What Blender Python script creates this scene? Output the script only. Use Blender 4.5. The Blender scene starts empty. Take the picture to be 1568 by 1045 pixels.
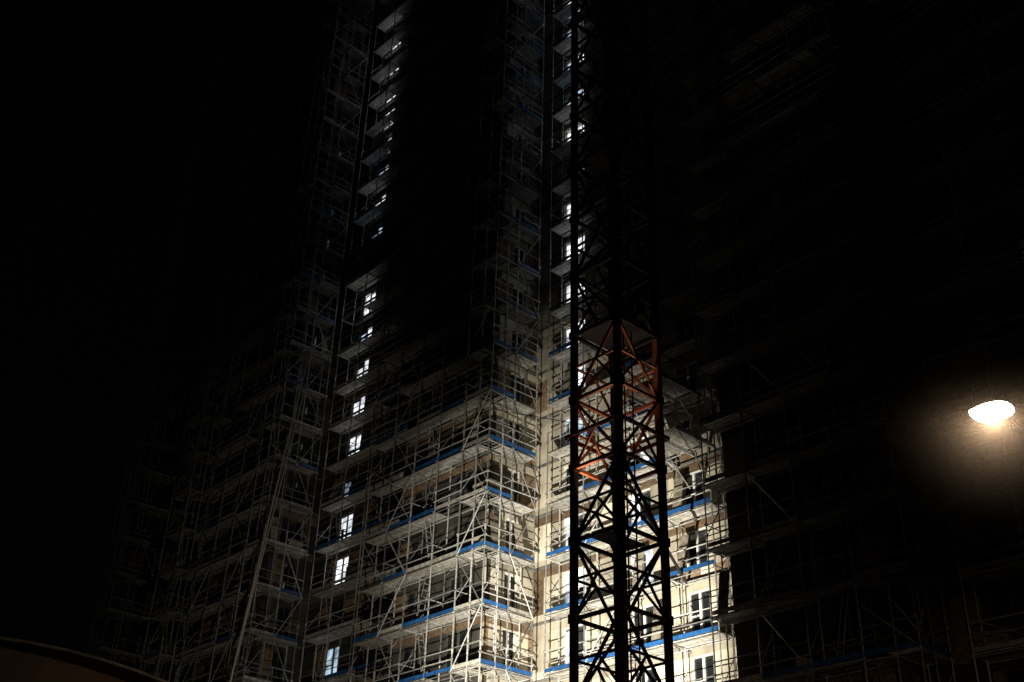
import bpy, math, random
from mathutils import Vector, Matrix
random.seed(11)
R=random.random
S=bpy.context.scene

# ------------------------------------------------------------------ materials
def new_mat(name):
    m=bpy.data.materials.new(name); m.use_nodes=True
    nt=m.node_tree; b=nt.nodes['Principled BSDF']
    return m,nt,b
def surf(name,c1,c2,scale=3.0,rough=0.7,metal=0.0,var=0.5,stretch=(1,1,1),bump=0.0,detail=6):
    """noise mix c1..c2, multiplied by the per-piece 'var' attribute"""
    m,nt,b=new_mat(name); N=nt.nodes; L=nt.links
    tc=N.new('ShaderNodeTexCoord'); mp=N.new('ShaderNodeMapping'); mp.inputs['Scale'].default_value=stretch
    L.new(tc.outputs['Object'],mp.inputs[0])
    no=N.new('ShaderNodeTexNoise'); no.inputs['Scale'].default_value=scale; no.inputs['Detail'].default_value=detail
    L.new(mp.outputs[0],no.inputs['Vector'])
    cr=N.new('ShaderNodeValToRGB'); cr.color_ramp.elements[0].position=.35; cr.color_ramp.elements[1].position=.68
    cr.color_ramp.elements[0].color=(*c1,1); cr.color_ramp.elements[1].color=(*c2,1)
    L.new(no.outputs['Fac'],cr.inputs[0])
    at=N.new('ShaderNodeAttribute'); at.attribute_name='var'
    mr=N.new('ShaderNodeMapRange'); mr.inputs['To Min'].default_value=1-var; mr.inputs['To Max'].default_value=1.0
    L.new(at.outputs['Fac'],mr.inputs['Value'])
    mx=N.new('ShaderNodeVectorMath'); mx.operation='SCALE'
    L.new(cr.outputs[0],mx.inputs[0]); L.new(mr.outputs[0],mx.inputs['Scale'])
    L.new(mx.outputs[0],b.inputs['Base Color'])
    b.inputs['Roughness'].default_value=rough; b.inputs['Metallic'].default_value=metal
    if bump:
        bp=N.new('ShaderNodeBump'); bp.inputs['Strength'].default_value=bump; bp.inputs['Distance'].default_value=.02
        L.new(no.outputs['Fac'],bp.inputs['Height']); L.new(bp.outputs[0],b.inputs['Normal'])
    return m
M_steel=surf('galvanised_steel',(.36,.36,.345),(.72,.715,.70),9,.42,.15,.75)
M_deck =surf('deck_boards',(.28,.265,.24),(.60,.575,.52),5,.8,0,.45,(1,1,1),.3)
M_blue =surf('blue_toe_board',(.012,.08,.27),(.025,.15,.42),4,.5,0,.5)
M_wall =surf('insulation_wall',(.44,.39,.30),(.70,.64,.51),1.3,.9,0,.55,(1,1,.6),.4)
M_dwall=surf('shaded_wall',(.035,.032,.028),(.085,.078,.066),1.3,.9,0,.6,(1,1,.6),.4)  # wall copy with the shade of unlit faces put into its colour
M_brown=surf('osb_panel',(.15,.095,.05),(.30,.20,.12),6,.85,0,.6,(1,1,1),.3)
M_conc =surf('concrete_slab',(.10,.098,.09),(.20,.195,.18),2.5,.9,0,.3,(1,1,1),.4)
M_frame=surf('white_window_frame',(.6,.6,.58),(.75,.75,.72),3,.5,0,.2)
M_dframe=surf('shaded_window_frame',(.05,.05,.05),(.12,.12,.11),3,.5,0,.5)  # frame copy darkened for shade on unlit faces; also used for blinds
M_goods=surf('site_materials',(.25,.2,.14),(.6,.55,.45),4,.8,0,.7)
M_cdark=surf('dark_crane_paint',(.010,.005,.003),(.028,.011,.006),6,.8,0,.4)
M_cred =surf('lit_red_crane_paint',(.42,.09,.03),(.62,.18,.06),6,.6,.1,.4)  # crane red brightened to stand in for the lit stretch of mast
M_black=surf('black_metal',(.015,.015,.015),(.03,.03,.03),4,.6,.3,.2)
M_asph =surf('asphalt',(.035,.035,.035),(.065,.063,.06),30,.9,0,.1,(1,1,1),.3)
M_pave =surf('pavement_slabs',(.14,.135,.13),(.22,.21,.2),8,.9,0,.2)
M_paint=surf('road_paint',(.5,.5,.48),(.75,.75,.72),10,.7,0,.2)
M_tarp =surf('brown_tarpaulin',(.22,.16,.11),(.34,.25,.18),2,.75,0,.2)
M_rope =surf('pale_rope',(.5,.47,.41),(.68,.64,.57),8,.8,0,.1)
M_dark =surf('room_interior',(.01,.01,.01),(.02,.02,.02),2,.9,0,.1)
def glass():
    m,nt,b=new_mat('dark_window_glass')
    b.inputs['Base Color'].default_value=(.01,.012,.014,1); b.inputs['Roughness'].default_value=.08
    return m
M_glass=glass()
def glow(name,c1,c2,st,scale=1.5):
    m,nt,b=new_mat(name); N=nt.nodes; L=nt.links
    tc=N.new('ShaderNodeTexCoord'); no=N.new('ShaderNodeTexNoise'); no.inputs['Scale'].default_value=scale
    L.new(tc.outputs['Object'],no.inputs['Vector'])
    cr=N.new('ShaderNodeValToRGB'); cr.color_ramp.elements[0].position=.38; cr.color_ramp.elements[1].position=.6
    cr.color_ramp.elements[0].color=(*c1,1); cr.color_ramp.elements[1].color=(*c2,1)
    L.new(no.outputs['Fac'],cr.inputs[0]); L.new(cr.outputs[0],b.inputs['Emission Color'])
    b.inputs['Emission Strength'].default_value=st; b.inputs['Base Color'].default_value=(.3,.3,.3,1)
    return m
M_litw=glow('lit_room_white',(.32,.35,.40),(.95,.98,1),1.7)
M_litb=glow('lit_room_blue',(.08,.12,.16),(.52,.68,.85),1.0,1.2)

# ------------------------------------------------------------------ mesh builder
class MB:
    def __init__(s): s.v=[];s.f=[];s.a=[]
    def hexa(s,P,var=None):
        var=R() if var is None else var
        i=len(s.v); s.v+=[tuple(p) for p in P]
        for q in ((0,3,2,1),(4,5,6,7),(0,1,5,4),(1,2,6,5),(2,3,7,6),(3,0,4,7)):
            s.f.append(tuple(i+k for k in q)); s.a.append(var)
    def box(s,x0,x1,y0,y1,z0,z1,var=None):
        s.hexa([(x0,y0,z0),(x1,y0,z0),(x1,y1,z0),(x0,y1,z0),(x0,y0,z1),(x1,y0,z1),(x1,y1,z1),(x0,y1,z1)],var)
    def tube(s,p,q,r,n=5,var=None,r2=None):
        var=R() if var is None else var
        p=Vector(p);q=Vector(q);d=q-p
        if d.length<1e-5: return
        d.normalize(); a=d.orthogonal().normalized(); b=d.cross(a); r2=r if r2 is None else r2
        i=len(s.v)
        for k in range(n):
            t=2*math.pi*k/n; o=a*math.cos(t)+b*math.sin(t)
            s.v.append(tuple(p+o*r)); s.v.append(tuple(q+o*r2))
        for k in range(n):
            k2=(k+1)%n; s.f.append((i+2*k,i+2*k2,i+2*k2+1,i+2*k+1)); s.a.append(var)
        s.f.append(tuple(i+2*k for k in range(n))); s.a.append(var)
        s.f.append(tuple(i+2*k+1 for k in reversed(range(n)))); s.a.append(var)
    def bar(s,p,q,w,h,var=None):
        p=Vector(p);q=Vector(q);d=(q-p).normalized()
        up=Vector((0,0,1)) if abs(d.z)<.95 else Vector((1,0,0))
        a=d.cross(up).normalized(); b=a.cross(d); a*=w/2;b*=h/2
        s.hexa([p-a-b,p+a-b,p+a+b,p-a+b,q-a-b,q+a-b,q+a+b,q-a+b],var)
    def make(s,name,mat,parent=None):
        me=bpy.data.meshes.new(name); me.from_pydata(s.v,[],s.f); me.update()
        at=me.attributes.new('var','FLOAT','FACE'); at.data.foreach_set('value',s.a)
        me.materials.append(mat)
        o=bpy.data.objects.new(name,me); S.collection.objects.link(o)
        if parent: o.parent=parent
        return o
def empty(name):
    o=bpy.data.objects.new(name,None); S.collection.objects.link(o); return o

# ------------------------------------------------------------------ layout
Z0=1.9; LH=2.8; NL=33
YF,YR,YC=34.6,37.8,36.2
lev=lambda k: Z0+LH*k
OFF=1.3      # scaffold face to wall

st,dk,tb,goods=MB(),MB(),MB(),MB()
def scaffold(o,d,n,length,nb,gaps=.05,braces=(),ladders=(),top=NL,jit=.012,blue=.9):
    """o: start (x,y); d: unit direction along; n: inward unit."""
    bl=length/nb; W=.9
    def P(s,t,z): return (o[0]+d[0]*s+n[0]*t, o[1]+d[1]*s+n[1]*t, z)
    def lb(m,s0,s1,t0,t1,z0,z1,var=None):
        m.hexa([P(s0,t0,z0),P(s1,t0,z0),P(s1,t1,z0),P(s0,t1,z0),P(s0,t0,z1),P(s1,t0,z1),P(s1,t1,z1),P(s0,t1,z1)],var)
    for i in range(nb+1):
        s=i*bl
        for t in (0,W):
            z=0
            js,jt=0,0
            while z<lev(top)+1.2:
                z2=min(z+2*LH,lev(top)+1.2+R()*.8); js2,jt2=(R()-.5)*2*jit,(R()-.5)*2*jit
                st.tube(P(s+js,t+jt,z),P(s+js2,t+jt2,z2),.036)
                st.tube(P(s+js2,t+jt2,z2-.12),P(s+js2,t+jt2,z2+.12),.048)
                js,jt=js2,jt2; z=z2
                if z2>=lev(top)+1.2: break
        for k in range(top+1):
            z=lev(k)
            st.tube(P(s,-.12,z-.08),P(s,W+.12,z-.08),.028)
            if R()<.5: st.tube(P(s,W-.05,z-.2),P(s,OFF,z-.2),.02)
            if R()<.45: st.tube(P(s,W,z-.45),P(s,W+.3,z-.1),.02)
            if R()<.35: st.tube(P(s,0,z+1.0),P(s,W,z+1.0),.022)
            if R()<.30: st.tube(P(s,0,z+.5),P(s,W,z+1.9),.022)
            for zz in (-.08,.5,1.0): # couplers
                if R()<.6: st.bar(P(s-.05,-.03,z+zz),P(s+.05,-.03,z+zz),.09,.1)
    for i in range(nb):
        s0,s1=i*bl,(i+1)*bl
        for k in range(top+1):
            z=lev(k)
            st.tube(P(s0-.1,-.03,z-.14),P(s1+.1,-.03,z-.14),.026)
            st.tube(P(s0,W+.03,z-.14),P(s1,W+.03,z-.14),.026)
            for zz in (.5,1.0):
                if R()>.08: st.tube(P(s0-.12*R(),-.04,z+zz+(R()-.5)*.05),P(s1+.12*R(),-.04,z+zz+(R()-.5)*.05),.027)
            if R()<.25: st.tube(P(s0,W,z+1.0),P(s1,W,z+1.0),.022)
            if R()>gaps:
                for j in range(3):
                    t=.05+j*.275; e=R()*.04
                    lb(dk,s0+.01+e,s1-.03+e,t,t+.25,z-.05,z+R()*.012)
            if R()<.6: lb(dk,s0+.02,s1-.02,W+.05,W+.33,z-.05,z-.003)
            if R()>.10: lb(tb if R()<blue else dk,s0+.01,s1-.01,-.035+R()*.01,0.0,z+.02,z+.18+R()*.03)
            if R()<.12:
                a=s0+.2+R()*max(.1,bl-1.2); w=.3+R()*.7; h=.15+R()*.7
                lb(goods,a,a+w,.2,.2+.2+R()*.3,z+.015,z+.015+h)
            if R()<.07:   # leaning sheet or board
                a=s0+.3+R()*max(.1,bl-1.0)
                goods.hexa([P(a,.1,z+.02),P(a+.5,.1,z+.02),P(a+.5,.13,z+.02),P(a,.13,z+.02),P(a+.1,.5,z+1.9),P(a+.6,.5,z+1.9),P(a+.6,.53,z+1.9),P(a+.1,.53,z+1.9)])
            if R()<.14: # stray diagonal tube
                st.tube(P(s0,.0,z),P(s1,.0,z+1.0+R()*1.6),.024)
            if R()<.10: # stub poking out
                a=s0+R()*bl; st.tube(P(a,-.3-R()*.5,z+.9*R()),P(a,.6,z+.9*R()),.022)
            if i in braces and k<top:
                a,b=(s0,s1) if (k+i)%2==0 else (s1,s0)
                st.tube(P(a,-.06,z-.1),P(b,-.06,z+LH-.1),.026)
            if i in ladders and k<top:
                a0,a1=(s0+.5,s0+1.3) if k%2 else (s0+1.3,s0+.5)
                for t in (.28,.62): st.tube(P(a0,t,z),P(a1,t,z+LH+.7),.02)
                for j in range(11):
                    f=(j+.5)/11; st.tube(P(a0+(a1-a0)*f,.28,z+(LH+.7)*f),P(a0+(a1-a0)*f,.62,z+(LH+.7)*f),.014,4)
LD=(-1,0)
scaffold((-39.9,YF),LD,(0,1),9.9,5,braces=(0,3),ladders=(2,),blue=.6)
scaffold((-60.5,YF),LD,(0,1),9.9,5,braces=(1,3),ladders=(0,4),blue=.25)
scaffold((-81.0,YF),LD,(0,1),2.0,1,braces=(0,),ladders=(0,),blue=.2)
scaffold((-19.4,YC),LD,(0,1),8.6,4,braces=(2,),ladders=(1,),blue=.5)
scaffold((-28.9,YR),LD,(0,1),10.1,4,braces=(2,),blue=.97)
scaffold((-49.8,YR),LD,(0,1),9.8,4,braces=(1,),ladders=(3,),blue=.3)
scaffold((-70.4,YR),LD,(0,1),9.7,4,braces=(1,3),ladders=(2,),blue=.2)
scaffold((-4.0,YR+.4),LD,(0,1),14.6,6,braces=(1,4),ladders=(3,),blue=.3)
for x,y0,L in ((-39.9,YF,3.2),(-60.5,YF,3.2),(-81.0,YF,3.2),(-19.4,YC,2.0)):
    scaffold((x,y0),(0,1),(-1,0),L,2 if L>2.5 else 1,braces=(1,) ,gaps=.02,blue=.97 if x==-39.9 else .3)
scaffold((-69.0,YF-1.2),LD,(0,1),2.4,1,braces=(0,),ladders=(0,),blue=.2)

sc=empty('scaffolding')
st.make('steel_tubes',M_steel,sc); dk.make('deck_boards',M_deck,sc); tb.make('toe_boards',M_blue,sc); goods.make('stored_materials',M_goods,sc)

# ------------------------------------------------------------------ building
wl,dw,br,co,fr,df,gl,lw,lbm,core=[MB() for _ in range(10)]
def wall(o,d,n,L,wins,lit,brown=.25,dark=False):
    """wins list of (s0,s1); lit function(col,k)->0 none,1 white,2 blue"""
    def P(s,t,z): return (o[0]+d[0]*s+n[0]*t, o[1]+d[1]*s+n[1]*t, z)
    def lb(m,s0,s1,t0,t1,z0,z1,var=None):
        m.hexa([P(s0,t0,z0),P(s1,t0,z0),P(s1,t1,z0),P(s0,t1,z0),P(s0,t0,z1),P(s1,t0,z1),P(s1,t1,z1),P(s0,t1,z1)],var)
    T=.28; wm=dw if dark else wl; fm=df if dark else fr  # dark picks the wall and frame copies with shade in their colour
    for k in range(-1,NL+1):
        z=lev(k)+.1; zs=z+.12; sill=z+.5; head=z+2.35; top=z+LH
        if k==-1: z=0; zs=.2
        lb(co,0,L,-.05,T,z,zs)
        def panels(s0,s1,z0,z1):
            s=s0
            while s<s1-.01:
                w=min(.6+R()*.9,s1-s); 
                if s1-s-w<.25: w=s1-s
                lb(br if R()<brown else wm,s,s+w,R()*.02,T,z0,z1); s+=w
        panels(0,L,zs,sill); 
        lb(wm if R()<.8 else br,0,L,.012,T,head,top)
        s=0
        for c,(a,b) in enumerate(list(wins)+[(L,L)]):
            if a>s: panels(s,a,sill,head)
            s=b
            if b<=a: break
            kind=lit(c,k); m=(a+b)/2
            if kind==0: lb(gl,a+.05,b-.05,.20,.215,sill+.05,head-.05)
            else:       # each pane on its own; blinds cut the height
                r=R(); on=(True,True) if r<.68 else ((True,False) if r<.86 else (False,True))
                for f,(p,q) in zip(on,((a+.05,m-.001),(m+.001,b-.05))):
                    mt=gl
                    if f: mt=(lw if (kind==1)==(R()<.88) else lbm)
                    cutz=head-.05-(R()*.5 if R()<.25 else 0)
                    lb(mt,p,q,.20,.215,sill+.05,cutz)
                    if cutz<head-.06: lb(df,p,q,.198,.212,cutz,head-.05)
            for (p,q,z0,z1) in ((a,a+.07,sill,head),(b-.07,b,sill,head),(a+.07,b-.07,sill,sill+.07),(a+.07,b-.07,head-.07,head)):
                lb(fm,p,q,.1,.19,z0,z1)
            lb(fm,m-.05,m+.05,.105,.185,sill+.07,head-.07)
            if R()<.5: lb(fm,a+.07,m-.05,.11,.18,sill+.75,sill+.81)
            if kind:
                for _ in range(2):
                    if R()<.45: # things standing/hanging in the room
                        w=.1+R()*.3; a2=a+.1+R()*(b-a-.2-w); lb(core,a2,a2+w,.19-.002*_,.197-.002*_,sill+.1,sill+.4+R()*1.3)
none=lambda c,k:0
def litA(c,k):
    if c==0:
        if k<9: return 1 if R()<.6 else 0
        return R() < .95 and (2 if R()<.4 else 1) or 0
    if c==1: return 1 if (k<9 and R()<.5) else 0
    return 0
def litB(c,k):
    if c==0: return R()<.9 and (1 if R()<.7 else 2) or 0
    return 0
wall((-41.2,YR+OFF),(1,0),(0,1),13.3,[(2.0,3.6),(6.4,7.8),(9.7,10.9)],litA,.06)
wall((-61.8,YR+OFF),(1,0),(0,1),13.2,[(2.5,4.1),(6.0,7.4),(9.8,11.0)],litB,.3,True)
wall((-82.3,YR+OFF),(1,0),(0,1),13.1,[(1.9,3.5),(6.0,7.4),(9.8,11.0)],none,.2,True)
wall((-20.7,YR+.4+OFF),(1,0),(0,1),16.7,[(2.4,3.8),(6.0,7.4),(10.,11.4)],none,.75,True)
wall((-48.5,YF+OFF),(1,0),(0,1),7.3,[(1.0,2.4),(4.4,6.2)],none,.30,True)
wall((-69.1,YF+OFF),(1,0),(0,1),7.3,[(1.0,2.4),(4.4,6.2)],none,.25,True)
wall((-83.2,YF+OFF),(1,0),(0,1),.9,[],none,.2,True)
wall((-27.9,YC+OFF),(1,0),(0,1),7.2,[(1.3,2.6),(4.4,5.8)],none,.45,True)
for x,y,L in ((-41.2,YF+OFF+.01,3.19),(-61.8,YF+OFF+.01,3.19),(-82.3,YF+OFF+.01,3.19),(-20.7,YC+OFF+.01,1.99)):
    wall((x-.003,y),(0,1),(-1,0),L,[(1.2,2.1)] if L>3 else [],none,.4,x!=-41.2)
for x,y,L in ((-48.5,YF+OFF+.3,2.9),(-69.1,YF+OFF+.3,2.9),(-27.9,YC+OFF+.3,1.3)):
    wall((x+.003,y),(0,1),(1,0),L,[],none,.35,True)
H=lev(NL+1)+.1
core.box(-83.2,-4,YR+OFF+.75,YR+OFF+12,.1,H)
for a,b,y in ((-48.2,-41.5,YF),(-68.8,-62.1,YF),(-83.1,-82.6,YF),(-27.6,-21.0,YC)):
    core.box(a,b,y+OFF+.6,YR+OFF+.74,.1,H)
co.box(-83.5,-4,YF+OFF-.3,YR+OFF+12.4,H,H+.4)
bd=empty('apartment_tower')
wl.make('insulated_walls',M_wall,bd); dw.make('shaded_walls',M_dwall,bd); br.make('osb_wall_panels',M_brown,bd); co.make('floor_slabs',M_conc,bd)
fr.make('window_frames',M_frame,bd); df.make('shaded_window_frames',M_dframe,bd); gl.make('window_glass',M_glass,bd); lw.make('lit_windows_white',M_litw,bd)
lbm.make('lit_windows_blue',M_litb,bd); core.make('interior_core',M_dark,bd)

# ------------------------------------------------------------------ loading platforms
for (x,k) in ((-30.6,9),(-30.0,8)):
    p=empty('loading_platform'); a=MB(); b=MB(); z=lev(k)
    for j in range(8): a.box(x-1.3+j*.32,x-1.3+j*.32+.3,35.6,37.7,z-.05,z+.0+R()*.01)
    for xx in (x-1.25,x,x+1.2):
        b.bar((xx,35.5,z-.14),(xx,38.2,z-.14),.1,.16); b.tube((xx,35.65,z-.2),(xx,37.8,z-1.9),.03)
        b.tube((xx,35.6,z),(xx,35.6,z+1.1),.025)
    for h in (.5,1.05): b.tube((x-1.25,35.6,z+h),(x+1.2,35.6,z+h),.022)
    a.make('platform_boards',M_deck,p); b.make('platform_frame',M_steel,p)

# ------------------------------------------------------------------ tower crane
cr=empty('tower_crane'); CX,CY,w=-23.6,26.05,1.0
cd,cre=MB(),MB(); SH=2.5; TOPZ=110
def mm(z): return cre if 17.4<z<22.6 else cd  # mast stretch coloured red-orange in place of light falling on it
z=0;i=0
corn=[(-w,-w),(w,-w),(w,w),(-w,w)]
while z<TOPZ-.1:
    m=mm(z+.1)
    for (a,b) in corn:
        lm=m if a>0 and b>0 else cd  # only one leg takes the painted-in lit colour, the rest stay dark
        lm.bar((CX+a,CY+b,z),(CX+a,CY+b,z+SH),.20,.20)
        cd.bar((CX+a,CY+b,z-.14),(CX+a,CY+b,z+.14),.27,.27)
    for j in range(4):
        a,b=corn[j],corn[(j+1)%4]
        A=Vector((CX+a[0],CY+a[1],z)); B=Vector((CX+b[0],CY+b[1],z)); U=Vector((0,0,SH)); mid=(A+B)/2
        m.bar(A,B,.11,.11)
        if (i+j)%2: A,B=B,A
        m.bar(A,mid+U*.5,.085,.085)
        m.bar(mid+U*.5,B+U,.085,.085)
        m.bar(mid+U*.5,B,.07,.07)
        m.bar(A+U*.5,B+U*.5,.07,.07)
    for t in (-.2,.2): cd.tube((CX+.55,CY+t,z),(CX+.55,CY+t,z+SH),.03)
    for q in range(8): cd.tube((CX+.55,CY-.2,z+q*.31),(CX+.55,CY+.2,z+q*.31),.015)
    if i%3==0:
        if i==9: cd.box(CX-.88,CX+.88,CY-.88,CY+.88,z+.06,z+.10)  # full plate, widened to block spill from the added spot below
        else: cd.box(CX-.5,CX+.3,CY-.9,CY+.9,z+.06,z+.10)
    z+=SH;i+=1
for zc in (18.6,):
    for (a,b) in (((-1.2,-1.2),(1.2,-1.2)),((1.2,-1.2),(1.2,1.2)),((1.2,1.2),(-1.2,1.2)),((-1.2,1.2),(-1.2,-1.2))):
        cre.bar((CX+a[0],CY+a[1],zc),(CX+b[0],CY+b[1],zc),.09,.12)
    cd.tube((CX-1.2,CY+1.2,zc),(-31.5,39.2,zc+.1),.07)
st2=MB()
st2.tube((CX-1,CY+1,19.6),(-39.9,YF,28.7),.018); st2.tube((CX-1,CY-1,22.9),(-39.9,YF,34.4),.018)
st2.make('guy_cables',M_steel,cr)
cd.tube((CX,CY,TOPZ),(CX,CY,TOPZ+1),1.3,16); cd.box(CX+.9,CX+2.3,CY-2.2,CY-.8,TOPZ+1,TOPZ+3.2)
jd=Vector((.82,-.57,0)); jn=Vector((.57,.82,0)); Cc=Vector((CX,CY,TOPZ+1.2))
for q in range(22):
    a=Cc+jd*(q*2.0); b=Cc+jd*(q*2.0+2)
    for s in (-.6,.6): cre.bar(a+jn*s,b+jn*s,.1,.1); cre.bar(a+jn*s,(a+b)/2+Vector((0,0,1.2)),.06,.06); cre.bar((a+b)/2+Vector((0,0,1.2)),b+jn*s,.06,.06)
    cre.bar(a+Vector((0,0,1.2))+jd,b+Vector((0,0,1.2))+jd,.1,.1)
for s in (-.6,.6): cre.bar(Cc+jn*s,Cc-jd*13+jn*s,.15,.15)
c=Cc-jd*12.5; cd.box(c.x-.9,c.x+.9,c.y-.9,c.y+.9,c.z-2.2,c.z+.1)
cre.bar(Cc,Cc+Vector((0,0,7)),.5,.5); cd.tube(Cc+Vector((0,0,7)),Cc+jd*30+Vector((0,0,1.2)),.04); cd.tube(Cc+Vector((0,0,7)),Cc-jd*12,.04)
cd.box(CX-2.5,CX+2.5,CY-2.5,CY+2.5,0,.6)
cd.make('dark_mast_steel',M_cdark,cr); cre.make('lit_red_steel',M_cred,cr)

# ------------------------------------------------------------------ hoist ropes in front of block B (slight sag)
hc=MB()
def rope(p,q,r,sag):
    p=Vector(p);q=Vector(q);pr=p
    for k in range(1,13):
        f=k/12; c=p.lerp(q,f)+Vector((.35,-.3,0))*sag*math.sin(math.pi*f); hc.tube(pr,c,r,6,.5); pr=c
rope((-60.0,32.0,1),(-57.7,34.5,40),.06,1.0); rope((-60.5,31.9,1),(-57.9,34.5,36),.04,.4)
hc.make('hoist_rope',M_rope)

# ------------------------------------------------------------------ street lamp
LX,LY,LZ=-6.1,14.26,9.0
rt=Vector((.669,.743,0)); L0=Vector((LX,LY,LZ))
lp=empty('street_lamp'); b=MB()
pole=L0+rt*2.2
b.tube((pole.x,pole.y,0),(pole.x,pole.y,LZ+.1),.10,12,.5,.06)
b.tube((pole.x,pole.y,0),(pole.x,pole.y,1.1),.14,12,.5)
b.tube((pole.x,pole.y,LZ+.1),tuple(L0+rt*.25+Vector((0,0,.10))),.025,8,.5)
hd=Vector((-.743,.669,0))
# lens-shaped plan: pointed ends, curved sides
n2=10; ring=[]
for q in range(2*n2):
    t=math.pi*q/n2; cx,sy=math.cos(t),math.sin(t)
    ring.append(rt*(-.31*cx)+hd*(-.31*(abs(sy)**1.7)*(1 if sy>=0 else -1)))
NR=2*n2
i=len(b.v)
for zz,sc_ in ((.03,1.0),(.06,.8),(.08,.4)):
    for v in ring: b.v.append(tuple(L0+v*sc_+Vector((0,0,zz))))
for l in range(2):
    for k in range(NR):
        b.f.append((i+l*NR+k,i+l*NR+(k+1)%NR,i+l*NR+NR+(k+1)%NR,i+l*NR+NR+k)); b.a.append(.5)
b.f.append(tuple(i+2*NR+k for k in range(NR))); b.a.append(.5)
b.make('pole_and_housing',M_black,lp)
e=MB()
for zz,sc_ in ((.028,.99),(-.01,.85),(-.03,.4)):
    for v in ring: e.v.append(tuple(L0+v*sc_+Vector((0,0,zz))))
for l in range(2):
    for k in range(NR):
        e.f.append((l*NR+k,l*NR+(k+1)%NR,l*NR+NR+(k+1)%NR,l*NR+NR+k)); e.a.append(1)
e.f.append(tuple(2*NR+k for k in range(NR))); e.a.append(1)
ml,nt,bb=new_mat('lamp_lens'); bb.inputs['Emission Color'].default_value=(1,.93,.80,1); bb.inputs['Emission Strength'].default_value=40
e.make('lens',ml,lp)
# added to stand for lens bloom: thin haze around the lamp, density fading smoothly to nothing
HR=2.4
bpy.ops.mesh.primitive_uv_sphere_add(radius=HR,location=L0,segments=32,ring_count=16)
hz=bpy.context.object; hz.name='lamp_bloom_haze'
mh=bpy.data.materials.new('bloom_haze'); mh.use_nodes=True; nt=mh.node_tree; nt.nodes.clear()
out=nt.nodes.new('ShaderNodeOutputMaterial'); vs=nt.nodes.new('ShaderNodeVolumeScatter'); vs.inputs['Color'].default_value=(1,.92,.8,1)
tc=nt.nodes.new('ShaderNodeTexCoord'); ln=nt.nodes.new('ShaderNodeVectorMath'); ln.operation='LENGTH'
mr=nt.nodes.new('ShaderNodeMapRange'); mr.inputs['From Min'].default_value=0; mr.inputs['From Max'].default_value=HR*.95; mr.inputs['To Min'].default_value=1; mr.inputs['To Max'].default_value=0
pw=nt.nodes.new('ShaderNodeMath'); pw.operation='POWER'; pw.inputs[1].default_value=4.5
ml2=nt.nodes.new('ShaderNodeMath'); ml2.operation='MULTIPLY'; ml2.inputs[1].default_value=.030
nt.links.new(tc.outputs['Object'],ln.inputs[0]); nt.links.new(ln.outputs['Value'],mr.inputs['Value']); nt.links.new(mr.outputs[0],pw.inputs[0]); nt.links.new(pw.outputs[0],ml2.inputs[0]); nt.links.new(ml2.outputs[0],vs.inputs['Density'])
nt.links.new(vs.outputs[0],out.inputs['Volume']); hz.data.materials.append(mh)
def light(name,kind,loc,energy,col,**k):
    l=bpy.data.lights.new(name,kind); l.energy=energy; l.color=col
    for a,v in k.items(): setattr(l,a,v)
    o=bpy.data.objects.new(name,l); o.location=loc; S.collection.objects.link(o); return o
lo=light('lamp_light','POINT',(LX,LY,LZ-.06),850,(1,.70,.46),shadow_soft_size=.02); lo.parent=lp

# ------------------------------------------------------------------ floodlights (site lighting, on tripod, added panel on the right cuts the beam)
def flood(x,y,z,az,el,size,blend,energy,col,cut=None,soft=.03):
    p=empty('site_floodlight'); b=MB()
    for t in (0,2.1,4.2): b.tube((x+.8*math.cos(t),y+.8*math.sin(t),0),(x,y,1.2),.025)
    b.tube((x,y,1.1),(x,y,z-.15),.03)
    b.box(x-.2,x+.2,y-.2,y+.2,z-.32,z-.12)
    if cut is not None:  # added flag out of view, blocks light to the right
        c=math.radians(cut); f=Vector((-math.sin(c),math.cos(c),0)); r=Vector((f.y,-f.x,0)); o=Vector((x,y,z))+f*.8
        b.hexa([o+Vector((0,0,-.3)),o+r*1.2+Vector((0,0,-.3)),o+r*1.2+f*.02+Vector((0,0,-.3)),o+f*.02+Vector((0,0,-.3)),
            o+Vector((0,0,2.2)),o+r*1.2+Vector((0,0,2.2)),o+r*1.2+f*.02+Vector((0,0,2.2)),o+f*.02+Vector((0,0,2.2))])
    b.make('tripod_housing_and_flag',M_black,p)
    az=math.radians(az); el=math.radians(el)
    d=Vector((-math.sin(az)*math.cos(el),math.cos(az)*math.cos(el),math.sin(el)))
    o=light('flood_beam','SPOT',(x,y,z),energy,col,spot_size=math.radians(size),spot_blend=blend,shadow_soft_size=soft)
    o.rotation_euler=d.to_track_quat('-Z','Y').to_euler(); o.parent=p
flood(-24,18,2.2,30,31,46,.95,125000,(1,.93,.77),14,.035)
flood(-27.5,17.5,2.2,41,22,66,1.0,10500,(1,.88,.69),2,.04)
mfill=light('mast_fill_light','SPOT',(CX-.7,CY-.7,15.4),480,(1,.85,.65),spot_size=math.radians(50),spot_blend=.8,shadow_soft_size=.05); mfill.rotation_euler=Vector((.09,.09,1)).to_track_quat('-Z','Y').to_euler(); mfill.parent=cr  # added spot, not a known lamp, brightens the red mast section

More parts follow.
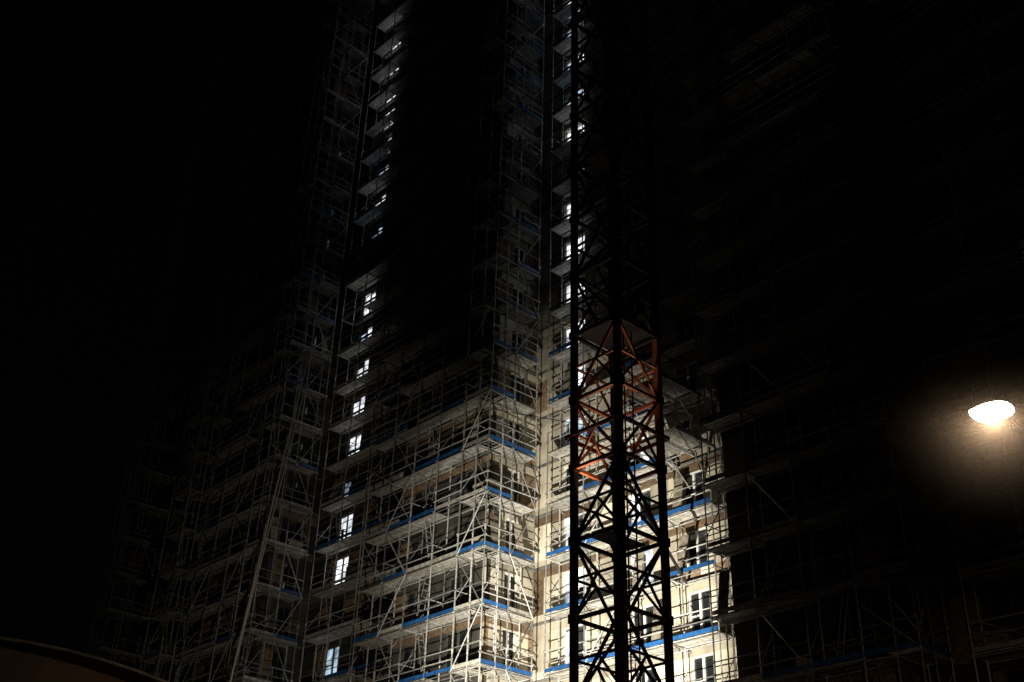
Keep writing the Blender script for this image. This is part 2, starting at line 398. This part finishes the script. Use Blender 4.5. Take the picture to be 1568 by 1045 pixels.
# ------------------------------------------------------------------ ground, road, pavement, shelter
g=MB(); g.box(-600,600,-600,600,-.3,0); g.make('ground',M_asph)
g=MB(); g.box(-200,200,4,12,.001,.004); g.make('road',M_asph)
g=MB(); g.box(-200,200,12.2,16,.0,.12); g.box(-200,200,12.0,12.2,0,.135); g.make('pavement',M_pave)
g=MB()
for k in range(-20,20): g.box(k*6,k*6+3,7.95,8.07,.0045,.008)
g.make('road_markings',M_paint)
sh=empty('site_shelter'); a=MB(); b=MB()
h0=Vector((-.743,.669,0))
Cs=h0*16.5-rt*8.1; Cs.z=0
ax=h0
n=24; Rr=10.6; half=6.1
prev=None; TH=Vector((0,0,.05)); FH=Vector((0,0,.55))
for q in range(n+1):
    s=-half+2*half*q/n; zz=6.18-(Rr-math.sqrt(Rr*Rr-s*s))
    p=Cs+rt*s; cur=(p.x,p.y,zz)
    if prev:
        P0=Vector(prev);P1=Vector(cur); a.hexa([P0,P1,P1+ax*5,P0+ax*5,P0+TH,P1+TH,P1+ax*5+TH,P0+ax*5+TH],.5)
        f=-ax*.04
        a.hexa([P0+f-FH,P1+f-FH,P1-ax*.004-FH,P0-ax*.004-FH,P0+f+TH,P1+f+TH,P1-ax*.004+TH,P0-ax*.004+TH],.6)   # hanging valance
        b.tube(P0-ax*.07+TH,P1-ax*.07+TH,.03)
    prev=cur
for s in (-half+.1,half-.1):
    for q in (.2,2.5,4.8):
        p=Cs+rt*s+ax*q; b.tube((p.x,p.y,0),(p.x,p.y,4.2),.05)
a.make('tarpaulin_roof',M_tarp,sh); b.make('frame',M_deck,sh)

# ------------------------------------------------------------------ world, moon
W=bpy.data.worlds.new('World'); S.world=W; W.use_nodes=True; nt=W.node_tree
sky=nt.nodes.new('ShaderNodeTexSky'); sky.sky_type='NISHITA'; sky.sun_disc=False
sky.sun_elevation=math.radians(4); sky.sun_rotation=math.radians(200)
nt.links.new(sky.outputs[0],nt.nodes['Background'].inputs[0]); nt.nodes['Background'].inputs[1].default_value=.0004
mo=light('moon_light','SUN',(0,0,100),.005,(1,.9,.8),angle=math.radians(3)); 
mo.rotation_euler=(math.radians(60),0,math.radians(-20))

# ------------------------------------------------------------------ camera
th=math.radians(30.5); rl=math.radians(1.84)
hh=Vector((-math.cos(math.radians(42)),math.sin(math.radians(42)),0)); zz=Vector((0,0,1))
F=hh*math.cos(th)+zz*math.sin(th); Rt=Vector((hh.y,-hh.x,0)); Up=Rt.cross(F)
upc=Up*math.cos(rl)-Rt*math.sin(rl); X=Rt*math.cos(rl)+Up*math.sin(rl)
cam=bpy.data.cameras.new('camera'); co_=bpy.data.objects.new('camera',cam); S.collection.objects.link(co_)
m=Matrix((X,upc,-F)).transposed().to_4x4(); m.translation=Vector((0,0,1.6)); co_.matrix_world=m
cam.sensor_width=36; cam.lens=1800/1568*36; cam.clip_end=2000
S.camera=co_
S.view_settings.view_transform='Standard'; S.view_settings.look='None'; S.view_settings.exposure=0
